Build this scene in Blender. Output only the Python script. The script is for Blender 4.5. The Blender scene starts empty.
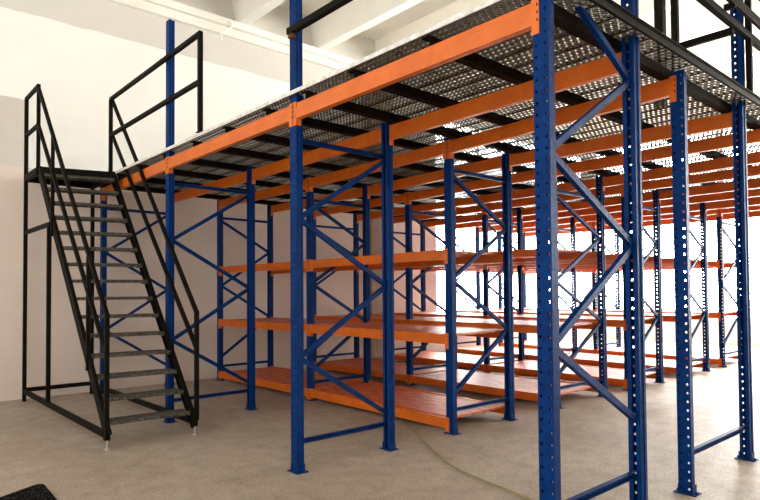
import bpy, bmesh, math, random
from mathutils import Vector, Matrix
random.seed(7)
sc = bpy.context.scene
col = sc.collection
PI = math.pi

# ------------------------------------------------------------------ materials
def new_mat(name):
    m = bpy.data.materials.new(name); m.use_nodes = True
    nt = m.node_tree; nt.nodes.clear()
    out = nt.nodes.new('ShaderNodeOutputMaterial')
    b = nt.nodes.new('ShaderNodeBsdfPrincipled')
    nt.links.new(b.outputs[0], out.inputs[0])
    return m, nt, b, out

def noise(nt, scale, detail=4, rough=.6, vec=None):
    n = nt.nodes.new('ShaderNodeTexNoise')
    n.inputs['Scale'].default_value = scale; n.inputs['Detail'].default_value = detail
    n.inputs['Roughness'].default_value = rough
    if vec is not None: nt.links.new(vec, n.inputs['Vector'])
    return n

def ramp(nt, fac, stops):
    r = nt.nodes.new('ShaderNodeValToRGB'); e = r.color_ramp.elements
    while len(e) < len(stops): e.new(.5)
    for k, (p_, c) in enumerate(stops):
        e[k].position = p_; e[k].color = (*c, 1)
    nt.links.new(fac, r.inputs[0])
    return r

def objcoord(nt):
    return nt.nodes.new('ShaderNodeTexCoord').outputs['Object']

def painted(name, c1, c2, rough=.4, metal=0.0, scale=6, bump=.05, bscale=60, spec=.5):
    m, nt, b, out = new_mat(name)
    co = objcoord(nt)
    n = noise(nt, scale, 5, .65, co)
    r = ramp(nt, n.outputs[0], [(.35, c1), (.68, c2)])
    nt.links.new(r.outputs[0], b.inputs['Base Color'])
    b.inputs['Roughness'].default_value = rough; b.inputs['Metallic'].default_value = metal
    b.inputs['Specular IOR Level'].default_value = spec
    n2 = noise(nt, bscale, 3, .6, co)
    bp = nt.nodes.new('ShaderNodeBump'); bp.inputs['Strength'].default_value = bump
    bp.inputs['Distance'].default_value = .01
    nt.links.new(n2.outputs[0], bp.inputs['Height']); nt.links.new(bp.outputs[0], b.inputs['Normal'])
    return m

M = {}
M['blue'] = painted('blue_powder_coat', (.0003, .017, .090), (.0008, .030, .145), .46, 0, 9, .35, 45, .06)
M['orange'] = painted('orange_powder_coat', (.52, .100, .004), (.62, .132, .006), .4, 0, 5, .06, 50, .35)
M['dark'] = painted('dark_painted_steel', (.005, .004, .003), (.010, .008, .006), .6, 0, 8, .1, 60, .05)
M['joist'] = painted('brown_black_steel', (.006, .004, .003), (.013, .009, .006), .6, 0, 5, .1, 60, .05)
M['rust'] = painted('rusty_brown_steel', (.06, .022, .008), (.12, .05, .02), .6, 0, 20, .2, 60, .2)
M['zinc'] = painted('zinc_plated_steel', (.45, .44, .41), (.62, .6, .56), .35, .8, 20, .1, 90)
M['ceiling'] = painted('white_ceiling_paint', (.80, .77, .70), (.88, .86, .80), .85, 0, .6, .05, 8, .2)
M['trim'] = painted('white_ledge_paint', (.80, .77, .70), (.86, .83, .77), .7, 0, 2, .05, 8, .3)
M['frame_white'] = painted('white_window_frame', (.6, .6, .58), (.7, .7, .68), .5, 0, 3, .02, 30)
M['cable'] = painted('olive_yellow_cable', (.20, .18, .05), (.30, .26, .08), .5, 0, 12, .02, 50)

M['tan'] = painted('tan_plaster', (.36, .30, .24), (.42, .36, .29), .85, 0, 1.5, .1, 14, .2)
def mat_tread():
    m, nt, b, out = new_mat('expanded_metal_tread')
    co = objcoord(nt)
    n = noise(nt, 55, 3, .7, co); n2 = noise(nt, 3, 3, .6, co)
    r = ramp(nt, n.outputs[0], [(.35, (.016, .014, .011)), (.52, (.075, .068, .054)), (.7, (.24, .215, .17))])
    nt.links.new(r.outputs[0], b.inputs['Base Color'])
    b.inputs['Roughness'].default_value = .6; b.inputs['Metallic'].default_value = .1; b.inputs['Specular IOR Level'].default_value = .15
    bp = nt.nodes.new('ShaderNodeBump'); bp.inputs['Strength'].default_value = .6; bp.inputs['Distance'].default_value = .01
    nt.links.new(n.outputs[0], bp.inputs['Height']); nt.links.new(bp.outputs[0], b.inputs['Normal'])
    return m
M['tread'] = mat_tread()

def mat_mat():
    m, nt, b, out = new_mat('black_bristle_mat')
    co = objcoord(nt); n = noise(nt, 90, 2, .8, co)
    r = ramp(nt, n.outputs[0], [(.4, (.001, .001, .001)), (.60, (.006, .006, .006)), (.68, (.22, .20, .18))])
    nt.links.new(r.outputs[0], b.inputs['Base Color']); b.inputs['Roughness'].default_value = .95; b.inputs['Specular IOR Level'].default_value = .03
    bp = nt.nodes.new('ShaderNodeBump'); bp.inputs['Strength'].default_value = 1; bp.inputs['Distance'].default_value = .02
    nt.links.new(n.outputs[0], bp.inputs['Height']); nt.links.new(bp.outputs[0], b.inputs['Normal'])
    return m
M['mat'] = mat_mat()

def mat_floor():
    m, nt, b, out = new_mat('worn_concrete_floor')
    co = objcoord(nt)
    big = noise(nt, .45, 6, .6, co); mid = noise(nt, 5.0, 10, .75, co); fine = noise(nt, 45, 4, .8, co)
    r1 = ramp(nt, big.outputs[0], [(.3, (.33, .262, .20)), (.7, (.46, .385, .30))])
    r2 = ramp(nt, mid.outputs[0], [(.3, (.74, .74, .74)), (.5, (.97, .97, .97)), (.72, (1.12, 1.12, 1.12))])
    r3 = ramp(nt, fine.outputs[0], [(.32, (.50, .48, .46)), (.5, (.93, .93, .93)), (.62, (1.08, 1.08, 1.08))])
    a = nt.nodes.new('ShaderNodeMixRGB'); a.blend_type = 'MULTIPLY'; a.inputs[0].default_value = 1
    nt.links.new(r1.outputs[0], a.inputs[1]); nt.links.new(r2.outputs[0], a.inputs[2])
    c = nt.nodes.new('ShaderNodeMixRGB'); c.blend_type = 'MULTIPLY'; c.inputs[0].default_value = 1
    nt.links.new(a.outputs[0], c.inputs[1]); nt.links.new(r3.outputs[0], c.inputs[2])
    nt.links.new(c.outputs[0], b.inputs['Base Color'])
    rr = ramp(nt, mid.outputs[0], [(.3, (.62, .62, .62)), (.7, (.46, .46, .46))])
    nt.links.new(rr.outputs[0], b.inputs['Roughness'])
    b.inputs['Specular IOR Level'].default_value = .4
    bp = nt.nodes.new('ShaderNodeBump'); bp.inputs['Strength'].default_value = .25; bp.inputs['Distance'].default_value = .01
    nt.links.new(fine.outputs[0], bp.inputs['Height']); nt.links.new(bp.outputs[0], b.inputs['Normal'])
    return m
M['floor'] = mat_floor()

def mathn(nt, op, a, b_=None, c=None):
    n = nt.nodes.new('ShaderNodeMath'); n.operation = op
    for k, v in enumerate((a, b_, c)):
        if v is None: continue
        if isinstance(v, (int, float)): n.inputs[k].default_value = v
        else: nt.links.new(v, n.inputs[k])
    return n.outputs[0]

def mat_wall():
    # hand-painted bands: warm beige dado, white middle, greyer band on top, one plaster patch
    m, nt, b, out = new_mat('painted_plaster_wall')
    co = objcoord(nt)
    sx = nt.nodes.new('ShaderNodeSeparateXYZ'); nt.links.new(co, sx.inputs[0])
    X, Z = sx.outputs[0], sx.outputs[2]
    w = noise(nt, 1.6, 5, .6, co)
    wob = mathn(nt, 'MULTIPLY', mathn(nt, 'SUBTRACT', w.outputs[0], .5), .09)
    z = mathn(nt, 'ADD', Z, wob); x = mathn(nt, 'ADD', X, wob)
    dado = mathn(nt, 'LESS_THAN', z, 3.56)
    top = mathn(nt, 'GREATER_THAN', z, 5.97)
    patch = mathn(nt, 'MULTIPLY', mathn(nt, 'LESS_THAN', x, 2.05), mathn(nt, 'LESS_THAN', z, 4.6))
    n = noise(nt, .9, 5, .6, co)
    def tint(c, d): return ramp(nt, n.outputs[0], [(.3, tuple(v * d for v in c)), (.7, c)])
    white = tint((.86, .85, .81), .97); grey = tint((.66, .64, .59), .95); beige = tint((.74, .63, .55), .93); pl = tint((.66, .61, .54), .88)
    def mx(f, a, b2):
        q = nt.nodes.new('ShaderNodeMixRGB'); nt.links.new(f, q.inputs[0]); nt.links.new(a, q.inputs[1]); nt.links.new(b2, q.inputs[2]); return q.outputs[0]
    c = mx(top, white.outputs[0], grey.outputs[0])
    c = mx(patch, c, pl.outputs[0])
    c = mx(dado, c, beige.outputs[0])
    nt.links.new(c, b.inputs['Base Color']); b.inputs['Roughness'].default_value = .85
    b.inputs['Specular IOR Level'].default_value = .2
    n2 = noise(nt, 14, 5, .6, co)
    bp = nt.nodes.new('ShaderNodeBump'); bp.inputs['Strength'].default_value = .12; bp.inputs['Distance'].default_value = .02
    nt.links.new(n2.outputs[0], bp.inputs['Height']); nt.links.new(bp.outputs[0], b.inputs['Normal'])
    return m
M['wall'] = mat_wall()

def mat_panel():
    # orange coated shelf sheets, slightly streaky gloss
    m, nt, b, out = new_mat('orange_shelf_sheet')
    co = objcoord(nt)
    mp = nt.nodes.new('ShaderNodeMapping'); mp.inputs['Scale'].default_value = (6, 1.6, 6); nt.links.new(co, mp.inputs[0])
    n = noise(nt, 3, 5, .7, mp.outputs[0])
    r = ramp(nt, n.outputs[0], [(.35, (.36, .05, .005)), (.65, (.60, .105, .010))])
    nt.links.new(r.outputs[0], b.inputs['Base Color'])
    rr = ramp(nt, n.outputs[0], [(.3, (.55, .55, .55)), (.7, (.32, .32, .32))]); nt.links.new(rr.outputs[0], b.inputs['Roughness'])
    bp = nt.nodes.new('ShaderNodeBump'); bp.inputs['Strength'].default_value = .35; bp.inputs['Distance'].default_value = .02
    nt.links.new(n.outputs[0], bp.inputs['Height']); nt.links.new(bp.outputs[0], b.inputs['Normal'])
    return m
M['panel'] = mat_panel()

PW = .25           # deck plank width (across x)
def mat_deck():
    # pierced steel planks: real see-through slots cut procedurally
    m, nt, b, out = new_mat('pierced_steel_deck')
    co = objcoord(nt)
    sx = nt.nodes.new('ShaderNodeSeparateXYZ'); nt.links.new(co, sx.inputs[0])
    X, Y = sx.outputs[0], sx.outputs[1]
    pl = mathn(nt, 'FRACT', mathn(nt, 'DIVIDE', X, PW))           # 0..1 in a plank
    row = mathn(nt, 'MULTIPLY', pl, 4)
    rf = mathn(nt, 'FRACT', row)
    par = mathn(nt, 'MULTIPLY', mathn(nt, 'FLOOR', row), .5)
    yf = mathn(nt, 'FRACT', mathn(nt, 'ADD', mathn(nt, 'DIVIDE', Y, .05), par))
    hx = mathn(nt, 'MULTIPLY', mathn(nt, 'GREATER_THAN', rf, .18), mathn(nt, 'LESS_THAN', rf, .84))
    hy = mathn(nt, 'MULTIPLY', mathn(nt, 'GREATER_THAN', yf, .26), mathn(nt, 'LESS_THAN', yf, .70))
    edge = mathn(nt, 'MULTIPLY', mathn(nt, 'GREATER_THAN', pl, .08), mathn(nt, 'LESS_THAN', pl, .92))
    hole = mathn(nt, 'MULTIPLY', mathn(nt, 'MULTIPLY', hx, hy), edge)
    tr = nt.nodes.new('ShaderNodeBsdfTransparent'); mix = nt.nodes.new('ShaderNodeMixShader')
    nt.links.new(hole, mix.inputs[0]); nt.links.new(b.outputs[0], mix.inputs[1]); nt.links.new(tr.outputs[0], mix.inputs[2])
    nt.links.new(mix.outputs[0], out.inputs[0])
    n = noise(nt, 9, 4, .7, co)
    r = ramp(nt, n.outputs[0], [(.35, (.07, .062, .046)), (.65, (.20, .185, .145))])
    nt.links.new(r.outputs[0], b.inputs['Base Color']); b.inputs['Roughness'].default_value = .5; b.inputs['Metallic'].default_value = .3
    rib = mathn(nt, 'ADD', mathn(nt, 'SINE', mathn(nt, 'MULTIPLY', rf, 6.2832)), mathn(nt, 'SINE', mathn(nt, 'MULTIPLY', yf, 6.2832)))
    bp = nt.nodes.new('ShaderNodeBump'); bp.inputs['Strength'].default_value = .9; bp.inputs['Distance'].default_value = .008
    nt.links.new(rib, bp.inputs['Height']); nt.links.new(bp.outputs[0], b.inputs['Normal'])
    return m
M['deck'] = mat_deck()
M['deck_edge'] = painted('galvanised_deck_edge', (.50, .49, .45), (.78, .77, .73), .5, .1, 14, .3, 60)

def mat_glass():
    m, nt, b, out = new_mat('clear_window_glass')
    nt.nodes.remove(b)
    g = nt.nodes.new('ShaderNodeBsdfGlossy'); g.inputs['Roughness'].default_value = .05
    tr = nt.nodes.new('ShaderNodeBsdfTransparent'); mix = nt.nodes.new('ShaderNodeMixShader')
    n = noise(nt, .7, 2, .5, objcoord(nt)); r = ramp(nt, n.outputs[0], [(.3, (.95, .96, .96)), (.7, (.98, .98, .98))])
    nt.links.new(r.outputs[0], tr.inputs[0]); mix.inputs[0].default_value = .05
    nt.links.new(tr.outputs[0], mix.inputs[1]); nt.links.new(g.outputs[0], mix.inputs[2]); nt.links.new(mix.outputs[0], out.inputs[0])
    return m
M['glass'] = mat_glass()

# ------------------------------------------------------------------ mesh helpers
def box(bm, x0, x1, y0, y1, z0, z1):
    v = [bm.verts.new(p) for p in ((x0,y0,z0),(x1,y0,z0),(x1,y1,z0),(x0,y1,z0),(x0,y0,z1),(x1,y0,z1),(x1,y1,z1),(x0,y1,z1))]
    for f in ((3,2,1,0),(4,5,6,7),(0,1,5,4),(1,2,6,5),(2,3,7,6),(3,0,4,7)): bm.faces.new([v[i] for i in f])

def bar(bm, a, b, w, h, up=(0, 0, 1)):
    """rectangular bar from a to b, w across, h along up"""
    a = Vector(a); b = Vector(b); d = (b - a).normalized(); u = Vector(up)
    if abs(d.dot(u)) > .999: u = Vector((0, 1, 0))
    s = d.cross(u).normalized(); u = s.cross(d)
    vs = []
    for p in (a, b):
        for q in ((-1,-1),(1,-1),(1,1),(-1,1)): vs.append(bm.verts.new(p + s*q[0]*w/2 + u*q[1]*h/2))
    for f in ((3,2,1,0),(4,5,6,7),(0,1,5,4),(1,2,6,5),(2,3,7,6),(3,0,4,7)): bm.faces.new([vs[i] for i in f])

def prism(bm, prof, a, b, side, up):
    """extrude closed 2D profile (s,u) from a to b"""
    a = Vector(a); b = Vector(b); side = Vector(side); up = Vector(up)
    A = [bm.verts.new(a + side*p[0] + up*p[1]) for p in prof]
    B = [bm.verts.new(b + side*p[0] + up*p[1]) for p in prof]
    n = len(prof)
    for i in range(n): bm.faces.new((A[i], A[(i+1) % n], B[(i+1) % n], B[i]))
    bm.faces.new(A[::-1]); bm.faces.new(B)

def cyl(bm, a, b, r, n=10):
    a = Vector(a); b = Vector(b); d = (b-a).normalized(); u = Vector((0,0,1)) if abs(d.z) < .9 else Vector((1,0,0))
    s = d.cross(u).normalized(); u = s.cross(d)
    prism(bm, [(math.cos(t*2*PI/n)*r, math.sin(t*2*PI/n)*r) for t in range(n)], a, b, s, u)

def build(name, bm, mats, parent=None, bev=0):
    bmesh.ops.recalc_face_normals(bm, faces=bm.faces)
    me = bpy.data.meshes.new(name); bm.to_mesh(me); bm.free()
    for m in (mats if isinstance(mats, list) else [mats]): me.materials.append(m)
    o = bpy.data.objects.new(name, me); col.objects.link(o)
    if parent: o.parent = parent
    if bev:
        md = o.modifiers.new('bevel', 'BEVEL'); md.width = bev; md.segments = 2; md.limit_method = 'ANGLE'
    return o

def inst(name, me, parent=None, loc=(0, 0, 0)):
    o = bpy.data.objects.new(name, me); col.objects.link(o); o.location = loc
    if parent: o.parent = parent
    return o

def thing(name, label, cat, loc=(0, 0, 0), group=None):
    o = bpy.data.objects.new(name, None); col.objects.link(o); o.location = loc; o.empty_display_size = .1
    tag(o, label, cat, group); return o
def tag(o, label, cat, group=None):
    o['label'] = label; o['category'] = cat
    if group: o['group'] = group
def struct(o): o['kind'] = 'structure'; return o

# ------------------------------------------------------------------ layout (metres), x = across the rack rows, y = along the beams
XL = [3.04, 4.18, 5.15, 6.28, 7.25, 8.39, 9.36, 10.50, 11.47, 12.60, 13.57, 14.71, 15.68, 16.82]
YL = [1.94, 4.52, 7.35, 10.17]
XO = {(1,0): -.054, (2,0): -.185, (3,0): .07, (1,1): -.03, (2,1): -.035, (3,1): -.09, (5,1): .15, (10,1): -.08, (0,3): .07, (3,3): -.07, (2,2): .03}
def px(i, j): return XL[i] + XO.get((i, j), 0)
H0, H1 = 3.34, 5.05
BT = 3.30                    # platform beam top
ORD = ['first', 'second', 'third', 'fourth', 'fifth', 'sixth', 'seventh']
WALL_Y, FAR_X, CEIL_Z = 10.5, 19.2, 7.55
FW, FD = .104, .075          # upright face width (y) and depth (x)

# ------------------------------------------------------------------ upright with real punched holes
def upright_mesh(H, facing):
    """open C section; facing=-1: the punched face looks to -x, +1: to +x"""
    bm = bmesh.new(); t = .003; pitch = .068; hw = .0075
    xf = facing * FD / 2
    n = int(H / pitch)
    ys = [-FW/2, -.031-hw, -.031+hw, .031-hw, .031+hw, FW/2]
    zs = [0]
    for k in range(n):
        c = (k + .6) * pitch
        if c + .01 < H: zs += [c - .009, c + .009]
    zs.append(H)
    grid = [[bm.verts.new((xf, y, z)) for y in ys] for z in zs]
    ring = []
    for r in range(len(zs)-1):
        hole_row = (r % 2 == 1)
        for c in range(5):
            if hole_row and c in (1, 3):
                # octagonal-looking hole: corners filled with small triangles
                a, b_, c_, d = grid[r][c], grid[r][c+1], grid[r+1][c+1], grid[r+1][c]
                y0, y1, z0, z1 = a.co.y, b_.co.y, a.co.z, d.co.z
                ky, kz = (y1-y0)*.3, (z1-z0)*.3
                for v, (sy, sz) in ((a,(1,1)), (b_,(-1,1)), (c_,(-1,-1)), (d,(1,-1))):
                    p1 = bm.verts.new((xf, v.co.y + sy*ky, v.co.z)); p2 = bm.verts.new((xf, v.co.y, v.co.z + sz*kz))
                    bm.faces.new((v, p1, p2))
                continue
            bm.faces.new((grid[r][c], grid[r][c+1], grid[r+1][c+1], grid[r+1][c]))
    # sides (with a shallow step like the rolled section) and rear lips
    xb = -xf
    for s in (-1, 1):
        path = [(xf, s*FW/2), (xf*.25, s*FW/2), (xf*.05, s*(FW/2-.008)), (xb, s*(FW/2-.008)), (xb, s*.013)]
        lo = [bm.verts.new((x, y, 0)) for x, y in path]; hi = [bm.verts.new((x, y, H)) for x, y in path]
        for i in range(len(path)-1): bm.faces.new((lo[i], lo[i+1], hi[i+1], hi[i]))
    me = bpy.data.meshes.new('upright'); bm.to_mesh(me); bm.free(); me.materials.append(M['blue'])
    return me
UP = {(H, s): upright_mesh(H, s) for H in (H0, H1) for s in (-1, 1)}

def plate_mesh():
    bm = bmesh.new(); box(bm, -.06, .06, -.085, .085, -.001, .006)
    for s in (-1, 1):
        cyl(bm, (.0, s*.07, .006), (.0, s*.07, .022), .011, 6)
        box(bm, -.04, .04, s*.054-.002, s*.054+.002, .006, .07)
    me = bpy.data.meshes.new('base_plate'); bmesh.ops.recalc_face_normals(bm, faces=bm.faces); bm.to_mesh(me); bm.free(); me.materials.append(M['blue']); return me
PLATE = plate_mesh()

def brace(parent, a, b, rot=1):
    """C-channel lacing bar in the frame's x-z plane"""
    a = Vector(a); b = Vector(b); d = (b-a).normalized(); s = Vector((0, 1, 0)); u = d.cross(s).normalized()
    if u.z < 0: u = -u
    w, h, t = .036, .042, .004
    prof = [(-w/2,-h/2),(w/2,-h/2),(w/2,-h/2+t),(-w/2+t,-h/2+t),(-w/2+t,h/2-t),(w/2,h/2-t),(w/2,h/2),(-w/2,h/2)]
    bm = bmesh.new(); prism(bm, prof, a, b, s*rot, u)
    o = build('brace', bm, M['blue'], parent); return o

def frame(i, j, label, tall=(0, 0), pts='odd', bars=None):
    x0, x1 = px(i, j), px(i+1, j); y = YL[j]
    t = thing('upright_frame', label, 'rack frame', (x0, y, 0), 'blue upright frames of the rack platform')
    for k, (xx, tl) in enumerate(((0, tall[0]), (x1-x0, tall[1]))):
        u = inst('upright', UP[(H1 if tl else H0, (-1, 1)[k])], t, (xx, 0, 0))
        inst('base_plate', PLATE, u)
    D = x1 - x0; a, b = .02, D - .02
    for z in (bars or (.26, 2.98)): brace(t, (a, 0, z), (b, 0, z), -1)
    z = {'odd': [(1,.36),(0,1.01),(1,1.66),(0,2.27),(1,2.95)],
         'even': [(0,.43),(1,1.13),(0,1.73),(1,2.38),(0,2.93)],
         'A': [(1,.70),(0,1.275),(1,1.91),(0,2.42),(1,3.07),(0,3.58)], None: []}[pts]
    for (s0, z0), (s1, z1) in zip(z, z[1:]):
        brace(t, (a if s0 == 0 else b, 0, z0), (a if s1 == 0 else b, 0, z1))
    return t

LINEN = ['in the open right-hand line', 'at the right end of the shelves', 'between the two shelf bays', 'against the left wall']
for r in range(6):
    for j in range(4):
        i = 2*r
        tall = (0, 0); pts = 'odd' if r == 0 else 'even'; bars = None
        if j == 0:
            if r == 0: tall = (1, 1); pts = 'A'; bars = (.33, 4.3)
            elif r == 1: tall = (0, 1); pts = None; bars = (.30,)
        elif r == 0 and j in (1, 2): tall = (1, 0)
        if r == 0 and j == 0: lab = 'large blue perforated frame nearest the camera, tall braced posts'
        elif r == 0 and j == 1: lab = 'blue braced frame left of centre whose tall front post carries the dark rail'
        elif r == 0 and j == 2: lab = 'blue braced frame right behind the staircase, front post rising above the deck'
        elif r == 0 and j == 3: lab = 'blue braced frame by the wall, seen through the stair treads'
        elif r == 1 and j == 0: lab = 'two blue posts at the right edge joined only by one low crossbar'
        else: lab = 'blue braced frame %s, %s rack row' % (LINEN[j], ORD[r])
        frame(i, j, lab, tall, pts, bars)

# ------------------------------------------------------------------ beams
def beam(x, y0, x2, y1, ztop, face, label, group, h=.14, cat='crossbar', drop=.06):
    """step beam along y between two posts; face = -1 outer side looks to -x"""
    t = thing('rack_crossbar', label, cat, (x, y0, ztop), group)
    a = Vector((0, FW/2+.003, 0)); b = Vector((x2-x, y1-y0-FW/2-.003, 0))
    xo, xi = face*.041, -face*.012
    prof = [(xo, -h), (xo, -h*.30), (xo+(-face)*.006, -h*.27), (xo+(-face)*.006, 0), (xi, 0), (xi, -h)]
    bm = bmesh.new(); prism(bm, prof, a, b, (1,0,0), (0,0,1))
    build('beam_body', bm, M['orange'], t)
    for e, (c, s) in enumerate(((Vector((0,0,0)), 1), (Vector((x2-x, y1-y0, 0)), -1))):
        bm = bmesh.new()
        zt, zb = .012, -h-drop
        box(bm, c.x+xo, c.x+xi, c.y+s*(FW/2+.001) if s > 0 else c.y-FW/2-.005, c.y+FW/2+.005 if s > 0 else c.y-FW/2-.001, zb, zt)
        xs = sorted((c.x+face*(FD/2+.0015), c.x+face*(FD/2+.0055)))
        ys = sorted((c.y+s*.006, c.y+s*(FW/2+.005)))
        box(bm, xs[0], xs[1], ys[0], ys[1], zb, zt)
        o = build('end_connector', bm, [M['orange'], M['dark']], t)
        # dark hook slots in the connector
        bm = bmesh.new()
        for q in range(3):
            zc = zt - .035 - q*.045
            box(bm, xs[0]-.001, xs[1]+.001, c.y+s*.018-.004 if s > 0 else c.y-.022, c.y+.022 if s > 0 else c.y-.014, zc-.012, zc+.006)
        build('hook_slot', bm, M['dark'], o)
    return t

BAY = ['right-hand', 'middle', 'left']
def linename(i): return ('front' if i % 2 == 0 else 'back') + ' posts of the %s rack row' % ORD[i//2]
for i in range(12):
    for j in range(3):
        if i == 0:
            lab = ['bright orange platform edge beam, nearest one at the top right of centre', 'bright orange platform edge beam between the tall left-centre post and the stair post', 'bright orange platform edge beam running from the stair post to the stair landing'][j]
        else: lab = 'orange beam under the deck, %s bay, along the %s' % (BAY[j], linename(i))
        beam(px(i,j), YL[j], px(i,j+1), YL[j+1], BT, -1 if i % 2 == 0 else 1, lab, 'orange beams carrying the platform deck')

LV = ['bottom', 'middle', 'top']
def shelf_mesh(W, L):
    bm = bmesh.new(); n = 5; g = .004; w = W/n
    for k in range(n):
        a, b = k*w+g/2, (k+1)*w-g/2
        box(bm, a, b, 0, L, -.022, 0)
        box(bm, a, a+.02, 0, L, -.03, -.022); box(bm, b-.02, b, 0, L, -.03, -.022)
    return bm
for r in range(1, 6):
    for j in (1, 2):
        tops = (.165, 1.115, 2.075 if r == 1 else 2.19)
        for l, zt in enumerate(tops):
            i0, i1 = 2*r, 2*r+1
            where = '%s shelf level, %s bay of the %s rack row' % (LV[l], BAY[j], ORD[r])
            h = .115 if l else .11
            beam(px(i0,j), YL[j], px(i0,j+1), YL[j+1], zt, -1, 'orange front shelf beam, ' + where, 'orange shelf beams', h, 'crossbar', .05 if l else .04)
            beam(px(i1,j), YL[j], px(i1,j+1), YL[j+1], zt, 1, 'orange rear shelf beam, ' + where, 'orange shelf beams', h, 'crossbar', .05 if l else .04)
            xa = max(px(i0,j), px(i0,j+1)) + .0; xb = min(px(i1,j), px(i1,j+1))
            x0, x1 = xa + .014, xb - .014
            o = build('shelf_panel', shelf_mesh(x1-x0-0.02, YL[j+1]-YL[j]-FW-.03), M['panel'])
            o.location = (x0+.01, YL[j]+FW/2+.015, zt-.004)
            tag(o, 'orange sheet-steel shelf, ' + where, 'shelf', 'orange shelves in the racks')

# ------------------------------------------------------------------ platform deck
DX0, DX1, DY0, DY1, DZ = 2.985, 14.9, 1.83, 10.36, 3.385
t = thing('platform_deck', 'pierced grey steel platform floor resting on the joists, pale edge', 'platform', (DX0, DY0, DZ))
bm = bmesh.new()
n = int((DX1-DX0)/PW)
vs = []
def quad(bm, a, b, c, d): bm.faces.new([bm.verts.new(p) for p in (a, b, c, d)])
for k in range(n):
    a, b = k*PW, (k+1)*PW
    for zz in (-.002, .012): quad(bm, (a+.004, 0, zz), (b-.004, 0, zz), (b-.004, DY1-DY0, zz), (a+.004, DY1-DY0, zz))
o = build('deck_planks', bm, M['deck'], t)
bm = bmesh.new()
for k in range(n):                       # folded plank flanges, seen from below as seams
    for x in (k*PW+.005, (k+1)*PW-.009): box(bm, x, x+.004, .0, DY1-DY0, -.003, .0115)
build('plank_flange', bm, M['joist'], t)
bm = bmesh.new(); box(bm, -.012, -.002, 0, DY1-DY0, -.004, .03); box(bm, -.002, .03, 0, DY1-DY0, .024, .03)
build('edge_strip', bm, M['deck_edge'], t)
bm = bmesh.new()
L = DX1-DX0
prism(bm, [(-.02,-.02),(.0,-.02),(.0,.04),(-.04,.04),(-.04,.034),(-.02,.028)], (-.012,0,0), (L,0,0), (0,1,0), (0,0,1))
build('edge_channel', bm, M['dark'], t)
bm = bmesh.new()
prism(bm, [(0,-.03),(.02,-.03),(.02,.035),(0,.035)], (-.012,DY1-DY0,0), (L,DY1-DY0,0), (0,1,0), (0,0,1))
build('edge_channel', bm, M['dark'], t)

JY = [2.04, 2.86, 3.69, 4.36, 5.02, 5.85, 6.65, 7.50, 8.35, 9.20, 10.05]
NUM = ['first', 'second', 'third', 'fourth', 'fifth', 'sixth', 'seventh', 'eighth', 'ninth', 'tenth', 'eleventh']
for k, y in enumerate(JY):
    bm = bmesh.new(); w, h, q = .075, .078, .005
    prism(bm, [(-w/2,0),(w/2,0),(w/2,.012),(w/2-q,.012),(w/2-q,q),(-w/2+q,q),(-w/2+q,h-q),(w/2-q,h-q),(w/2-q,h-.012),(w/2,h-.012),(w/2,h),(-w/2,h)],
          (0,0,0), (DX1-DX0-.05,0,0), (0,1,0), (0,0,1))
    o = build('deck_support_bar', bm, M['joist']); o.location = (DX0+.02, y, BT+.0015)
    tag(o, 'dark steel joist between deck and orange beams, %s counted from the right edge' % NUM[k], 'support bar', 'dark support bars under the deck')

# ------------------------------------------------------------------ guardrails on the deck
def rail_bar(name, parent, a, b, w=.055, h=.06):
    bm = bmesh.new(); bar(bm, a, b, w, h); return build(name, bm, M['dark'], parent, .004)
t = thing('guardrail', 'dark steel guardrail bolted to the tall left-centre post above the deck edge', 'guardrail', (2.965, 1.95, 3.415))
rail_bar('mid_rail', t, (0, 0, .535), (0, 2.58, .535)); rail_bar('top_rail', t, (0, 0, 1.10), (0, 2.60, 1.10))
bm = bmesh.new(); box(bm, -.02, .02, 2.50, 2.56, .465, .503); build('bracket', bm, M['rust'], t)

t = thing('guardrail', 'dark guardrail along the right edge of the deck, upper right corner', 'guardrail', (3.1, 1.855, 3.44))
rail_bar('mid_rail', t, (0, 0, .565), (4.6, 0, .565)); rail_bar('top_rail', t, (0, 0, 1.09), (4.6, 0, 1.09))
rail_bar('post', t, (3.30, -.0, 0), (3.30, 0, 1.09), .05, .05)
rail_bar('post', t, (4.5, 0, 0), (4.5, 0, 1.09), .05, .05)
bm = bmesh.new()
for q in range(3): bar(bm, (2.2, -.10, .62+.03*q), (4.6, -.10, .62+.03*q), .03, .024)
for xx in (2.6, 4.4): box(bm, xx-.02, xx+.02, -.11, -.02, .59, .64)
build('ribbed_outer_rail', bm, M['joist'], t)

t = thing('guardrail', 'short dark guardrail crossing the deck, upper right', 'guardrail', (6.0, 1.95, 3.402))
rail_bar('mid_rail', t, (0, -.085, .55), (0, .42, .55)); rail_bar('top_rail', t, (0, 0, 1.13), (0, .42, 1.13))
rail_bar('post', t, (0, .42, 0), (0, .42, 1.16), .06, .06)
t = thing('guardrail_post', 'thick dark upright standing on the deck left of the short crossing rail', 'post', (6.02, 2.52, 3.402))
rail_bar('post_body', t, (0, 0, 0), (0, 0, 1.45), .085, .085)
bm = bmesh.new(); box(bm, -.06, .06, -.06, .06, 0, .008); build('base_plate', bm, M['dark'], t)

t = thing('guardrail', 'dark square-tube guardrail on the deck edge beside the top of the stairs', 'guardrail', (2.975, 6.36, 3.419))
Lr = 9.42-6.36
rail_bar('top_rail', t, (0, -.02, 1.13), (0, Lr, 1.13), .045, .05); rail_bar('mid_rail', t, (0, 0, .58), (0, Lr, .58), .045, .05)
rail_bar('post', t, (0, 0, 0), (0, 0, 1.15), .05, .05); rail_bar('post', t, (0, Lr, -.02), (0, Lr, 1.13), .05, .05)
bm = bmesh.new(); box(bm, -.03, .06, -.06, .06, -.0, .006); build('base_plate', bm, M['dark'], t)

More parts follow.
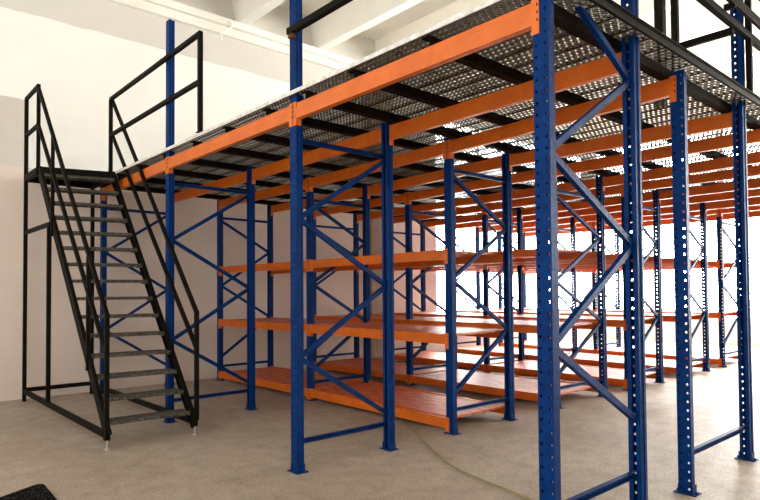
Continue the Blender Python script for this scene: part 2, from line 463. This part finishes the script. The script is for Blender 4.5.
# ------------------------------------------------------------------ staircase
SX0, SX1, SB, SL, SZ = 2.02, 2.965, 6.48, 9.50, 3.385
t = thing('steel_staircase', 'black steel staircase with open metal treads and landing against the wall', 'staircase', (SX0, SB, 0))
W = SX1-SX0; R = SL-SB; RR = R-.26; rise = .2157
def sp(name, a, b, w=.045, h=.045, mat='dark', up=(0,0,1), par=None):
    bm = bmesh.new(); bar(bm, a, b, w, h, up); return build(name, bm, M[mat], par or t, .003)
Z0 = .10
for x in (0, W):
    bm = bmesh.new()
    dv = Vector((0, R if x == 0 else RR+.05, SZ-Z0)).normalized(); s = Vector((1,0,0)); u = s.cross(dv)
    if u.z < 0: u = -u
    sg = 1 if x == 0 else -1
    h = .13
    prism(bm, [(0,-h/2),(sg*.04,-h/2),(sg*.04,-h/2+.006),(sg*.006,-h/2+.006),(sg*.006,h/2-.006),(sg*.04,h/2-.006),(sg*.04,h/2),(0,h/2)],
          (x, -.0 if x == 0 else -.05, Z0+.02), (x, R if x == 0 else RR, SZ-.02), s, u)
    build('stringer', bm, M['dark'], t)
for k in range(1, 16):
    z = rise*k + .05; y = (z-Z0)/(SZ-Z0)*R - .06; yr = (z-Z0)/(SZ-Z0)*(RR+.05) - .11
    bm = bmesh.new()
    box(bm, .045, W-.045, y-.02, y+.19, z-.012, z)
    box(bm, .045, W-.045, y-.024, y-.018, z-.036, z+.002); box(bm, .045, W-.045, y+.188, y+.194, z-.036, z+.002)
    for q in range(1, 9): box(bm, .045+q*(W-.09)/9-.002, .045+q*(W-.09)/9+.002, y-.02, y+.19, z-.03, z-.012)
    box(bm, .042, .046, y-.02, y+.19, z-.05, z+.002); box(bm, W-.046, W-.042, y-.02, y+.19, z-.05, z+.002)
    for v in bm.verts: v.co.y += v.co.x/W*(yr-y)
    build('tread', bm, M['tread'], t)
# landing
YB = 10.26 - SB
bm = bmesh.new()
for a, b in (((0,R,SZ-.04),(W,RR,SZ-.04)), ((0,YB,SZ-.04),(W,YB,SZ-.04)), ((0,R,SZ-.04),(0,YB,SZ-.04)), ((W,RR,SZ-.04),(W,YB,SZ-.04))): bar(bm, a, b, .05, .10)
build('landing_frame', bm, M['dark'], t)
bm = bmesh.new(); box(bm, .0, W, R+.0, YB, SZ+.011, SZ+.026)
for v in bm.verts:
    if v.co.y < R+.01: v.co.y += v.co.x/W*(RR-R)
build('landing_plate', bm, M['dark'], t)
# legs and base
for (x, y, z) in ((0, YB, SZ-.06), (W, YB, SZ-.06), (0, 8.86-SB, 2.50)): sp('leg', (x, y, .0 if y == YB else .14), (x, y, z), .05, .05)
sp('base_rail', (0, .05, .15), (0, YB, .15), .05, .06); sp('base_rail', (W, .05, .15), (W, YB, .15), .05, .06)
sp('base_rail', (0, YB, .17), (W, YB, .17), .05, .06)
sp('cross_tie', (0, 8.80-SB, 2.53), (0, YB, 2.53), .035, .06)
# foot screws
for x in (0, W):
    bm = bmesh.new(); cyl(bm, (x, -.01, .006), (x, -.01, .16), .012, 8); cyl(bm, (x, -.01, 0), (x, -.01, .012), .035, 12); cyl(bm, (x,-.01,.10), (x,-.01,.12), .022, 6)
    build('levelling_foot', bm, M['zinc'], t)
    bm = bmesh.new(); box(bm, x-.024, x+.024, -.035, .035, .10, .22); build('foot_block', bm, M['dark'], t)
# handrails
for x in (0, W+.03):
    bm = bmesh.new()
    if x == 0:
        bar(bm, (0, R, SZ-.02), (0, R, 4.55), .045, .045); bar(bm, (0, YB, SZ-.06), (0, YB, 4.56), .05, .05)
        bar(bm, (0, R-.02, 4.56), (0, YB+.02, 4.56), .045, .045); bar(bm, (0, R, 4.0), (0, YB, 4.0), .045, .045)
    y0 = R if x == 0 else R-.09
    bar(bm, (x, y0, 4.53), (x, .01, 1.38), .04, .045); bar(bm, (x, y0, 4.0), (x, .01, .97), .04, .045)
    bar(bm, (x, .01, 1.40), (x, .01, .16), .045, .045)
    o = build('handrail', bm, M['dark'], t, .003)
    if x == 0:
        for yy, za, zb in ((8.70-SB, 2.36, 3.67), (7.13-SB, .75, 2.02)): sp('baluster', (x, yy, za), (x, yy, zb), .04, .04, par=o)

# ------------------------------------------------------------------ loose things on the floor
bm = bmesh.new()
# doormat outline with a rounded far corner, only its far right corner reaches the picture
c = (1.262, 5.705); ux = Vector((.80, -.60, 0)).normalized()
e1 = Vector((-.86, -.50, 0)).normalized()    # towards the picture's left
e2 = Vector((-.04, -1, 0)).normalized()     # towards the camera
rr = .11
P0 = Vector((c[0], c[1], 0))
pts = []
for k in range(7):
    tt = k/6; a = P0+e1*rr; b = P0+e2*rr
    pts.append((1-tt)**2*a + 2*tt*(1-tt)*P0 + tt*tt*b)
out_ = [P0+e1*.6] + pts + [P0+e2*.9, P0+e1*.6+e2*.9]
lo = [bm.verts.new((p.x, p.y, .0)) for p in out_]; hi = [bm.verts.new((p.x, p.y, .016)) for p in out_]
bm.faces.new(hi); bm.faces.new(lo[::-1])
for k in range(len(lo)): bm.faces.new((lo[k], lo[(k+1) % len(lo)], hi[(k+1) % len(lo)], hi[k]))
o = build('doormat', bm, M['mat']); tag(o, 'black bristly doormat with a rounded corner at the bottom left of the floor', 'doormat')

cu = bpy.data.curves.new('floor_cable', 'CURVE'); cu.dimensions = '3D'; cu.bevel_depth = .0058; cu.bevel_resolution = 3
pp = [(6.1, 6.6), (5.379, 5.664), (4.95, 5.03), (4.656, 4.546), (4.36, 4.05), (4.138, 3.626), (4.05, 3.30), (3.985, 2.95), (3.925, 2.686), (3.83, 2.2), (3.7, 1.7)]
s = cu.splines.new('BEZIER'); s.bezier_points.add(len(pp)-1)
for bp_, (x, y) in zip(s.bezier_points, pp): bp_.co = (x, y, .0058); bp_.handle_left_type = bp_.handle_right_type = 'AUTO'
tmp = bpy.data.objects.new('cable_tmp', cu); col.objects.link(tmp); bpy.context.view_layer.update()
me = bpy.data.meshes.new_from_object(tmp.evaluated_get(bpy.context.evaluated_depsgraph_get())); bpy.data.objects.remove(tmp)
me.name = 'floor_cable'; me.materials.clear(); me.materials.append(M['cable'])
o = inst('floor_cable', me); tag(o, 'thin olive-yellow cable curving across the concrete floor from under the shelves', 'cable')

# ------------------------------------------------------------------ the room
def sbox(name, mat, *r):
    bm = bmesh.new()
    for q in r: box(bm, *q)
    return struct(build(name, bm, mat))
X0, Y0 = -3.0, -5.0
sbox('floor', M['floor'], (X0, FAR_X+.3, Y0, WALL_Y+.3, -.15, -.001))
# left wall with a tall window opening near the far corner
wx0, wx1, wz0, wz1 = 11.35, 19.1, .75, 6.2
sbox('wall_left', M['wall'], (X0, wx0, WALL_Y, WALL_Y+.3, 0, CEIL_Z), (wx1, FAR_X+.3, WALL_Y, WALL_Y+.3, 0, CEIL_Z),
     (wx0, wx1, WALL_Y, WALL_Y+.3, 0, wz0), (wx0, wx1, WALL_Y, WALL_Y+.3, wz1, CEIL_Z))
# far wall: low parapet, slim piers, lintel
fy = [(-4.9, -1.2), (-1.1, 2.6), (2.7, 6.4), (6.5, 10.4)]; fz0, fz1 = .72, 6.4
rects = [(FAR_X, FAR_X+.3, Y0, WALL_Y, 0, fz0), (FAR_X, FAR_X+.3, Y0, WALL_Y, fz1, CEIL_Z)]
edges = [Y0] + [v for p_ in fy for v in p_] + [WALL_Y]
for k in range(0, len(edges), 2): rects.append((FAR_X, FAR_X+.3, edges[k], edges[k+1], fz0, fz1))
sbox('wall_far', M['ceiling'], *rects)
sbox('wall_right', M['tan'], (X0+2, FAR_X+.3, Y0-.3, Y0, 0, CEIL_Z))
def window(n, axis, a, b, c, z0, z1):
    bm = bmesh.new(); w = .04
    nb = max(2, round((b-a)/1.9)); cuts = [a+(b-a)*k/nb for k in range(nb+1)]
    for v in cuts:
        v0, v1 = min(max(v-w/2, a), b-w), min(max(v+w/2, a+w), b)
        if axis == 'x': box(bm, c-.03, c+.03, v0, v1, z0, z1)
        else: box(bm, v0, v1, c-.03, c+.03, z0, z1)
    for z in (z0, z0+(z1-z0)*.5, z1-w):
        if axis == 'x': box(bm, c-.025, c+.025, a, b, z, z+w)
        else: box(bm, a, b, c-.025, c+.025, z, z+w)
    f = struct(build('window_%d' % n, bm, M['frame_white']))
    bm = bmesh.new()
    if axis == 'x': box(bm, c-.004, c+.004, a+.01, b-.01, z0+.01, z1-.01)
    else: box(bm, a+.01, b-.01, c-.004, c+.004, z0+.01, z1-.01)
    g = build('glass_pane', bm, M['glass'], f)
for k, (a, b) in enumerate(fy): window(k+1, 'x', a, b, FAR_X+.18, fz0, fz1)
window(5, 'y', wx0, wx1, WALL_Y+.18, wz0, wz1)
# ceiling slab with tapered ribs running along y
sbox('ceiling', M['ceiling'], (X0, FAR_X+.3, Y0, WALL_Y+.3, CEIL_Z, CEIL_Z+.2))
bx = 5.66; k = 0
xs = [bx-1.87*q for q in range(4, 0, -1)] + [bx+1.87*q for q in range(0, 8)]
for x in xs:
    bm = bmesh.new(); b0 = .10; t0 = .24; zb = 6.85
    prism(bm, [(-b0,zb),(b0,zb),(t0,CEIL_Z-.02),(t0+.25,CEIL_Z),(-t0-.25,CEIL_Z),(-t0,CEIL_Z-.02)], (x+.1, Y0, 0), (x+.1, WALL_Y, 0), (1,0,0), (0,0,1))
    k += 1; struct(build('ceiling_beam_%d' % k, bm, M['ceiling']))
# ledge along the top of the wall
sbox('trim_1', M['trim'], (X0, FAR_X, WALL_Y-.14, WALL_Y, 6.72, 6.85), (X0, FAR_X, WALL_Y-.05, WALL_Y, 6.66, 6.72), (X0, FAR_X, WALL_Y-.09, WALL_Y, 6.55, 6.66))
sbox('trim_2', M['tan'], (9.02, 9.71, WALL_Y-.14, WALL_Y, 0, 6.55))
t = thing('pipe_elbow', 'small white bent pipe fixed to the ledge at the top of the wall', 'pipe', (5.25, WALL_Y-.145, 6.62))
bm = bmesh.new()
q = [(.22,-.03,.13),(.20,-.05,.05),(.06,-.05,-.05),(0,-.04,-.10),(0,-.03,-.24)]
for a, b in zip(q, q[1:]): cyl(bm, a, b, .022, 8)
build('pipe', bm, M['trim'], t)
bm = bmesh.new(); box(bm, .17,.27,-.02,.0052,.09,.19); build('wall_bracket', bm, M['trim'], t)

# ------------------------------------------------------------------ light: overcast daylight, brighter towards the far windows
w = bpy.data.worlds.new('daylight'); sc.world = w; w.use_nodes = True
nt = w.node_tree; nt.nodes.clear()
out = nt.nodes.new('ShaderNodeOutputWorld'); bg = nt.nodes.new('ShaderNodeBackground'); nt.links.new(bg.outputs[0], out.inputs[0])
tc = nt.nodes.new('ShaderNodeTexCoord')
dt = nt.nodes.new('ShaderNodeVectorMath'); dt.operation = 'DOT_PRODUCT'
nt.links.new(tc.outputs['Generated'], dt.inputs[0]); dt.inputs[1].default_value = Vector((.93, .30, .16)).normalized()
mr = nt.nodes.new('ShaderNodeMapRange'); nt.links.new(dt.outputs['Value'], mr.inputs[0])
mr.inputs['From Min'].default_value = -.1; mr.inputs['From Max'].default_value = 1; mr.inputs['To Min'].default_value = 1.4; mr.inputs['To Max'].default_value = 24
nt.links.new(mr.outputs[0], bg.inputs['Strength']); bg.inputs['Color'].default_value = (1, .972, .925, 1)

sc.cycles.max_bounces = 8; sc.cycles.diffuse_bounces = 5; sc.cycles.transparent_max_bounces = 24
sc.cycles.use_denoising = True
sc.view_settings.view_transform = 'Standard'; sc.view_settings.look = 'None'; sc.view_settings.gamma = 1
sc.view_settings.exposure = 0.68

# ------------------------------------------------------------------ camera
yaw, pitch, roll = .8411, .0259, -.0073
f = 598.48
fw = Vector((math.cos(yaw)*math.cos(pitch), math.sin(yaw)*math.cos(pitch), math.sin(pitch)))
r = fw.cross(Vector((0,0,1))).normalized(); u = r.cross(fw)
r2 = math.cos(roll)*r + math.sin(roll)*u; u2 = -math.sin(roll)*r + math.cos(roll)*u
cd = bpy.data.cameras.new('camera'); cam = bpy.data.objects.new('camera', cd); col.objects.link(cam)
mat = Matrix((r2, u2, -fw)).transposed().to_4x4(); mat.translation = (0, 0, 1.6); cam.matrix_world = mat
cd.sensor_width = 36; cd.lens = f*36/760; cd.shift_y = 26.24/760; cd.clip_start = .05; cd.clip_end = 200
sc.camera = cam
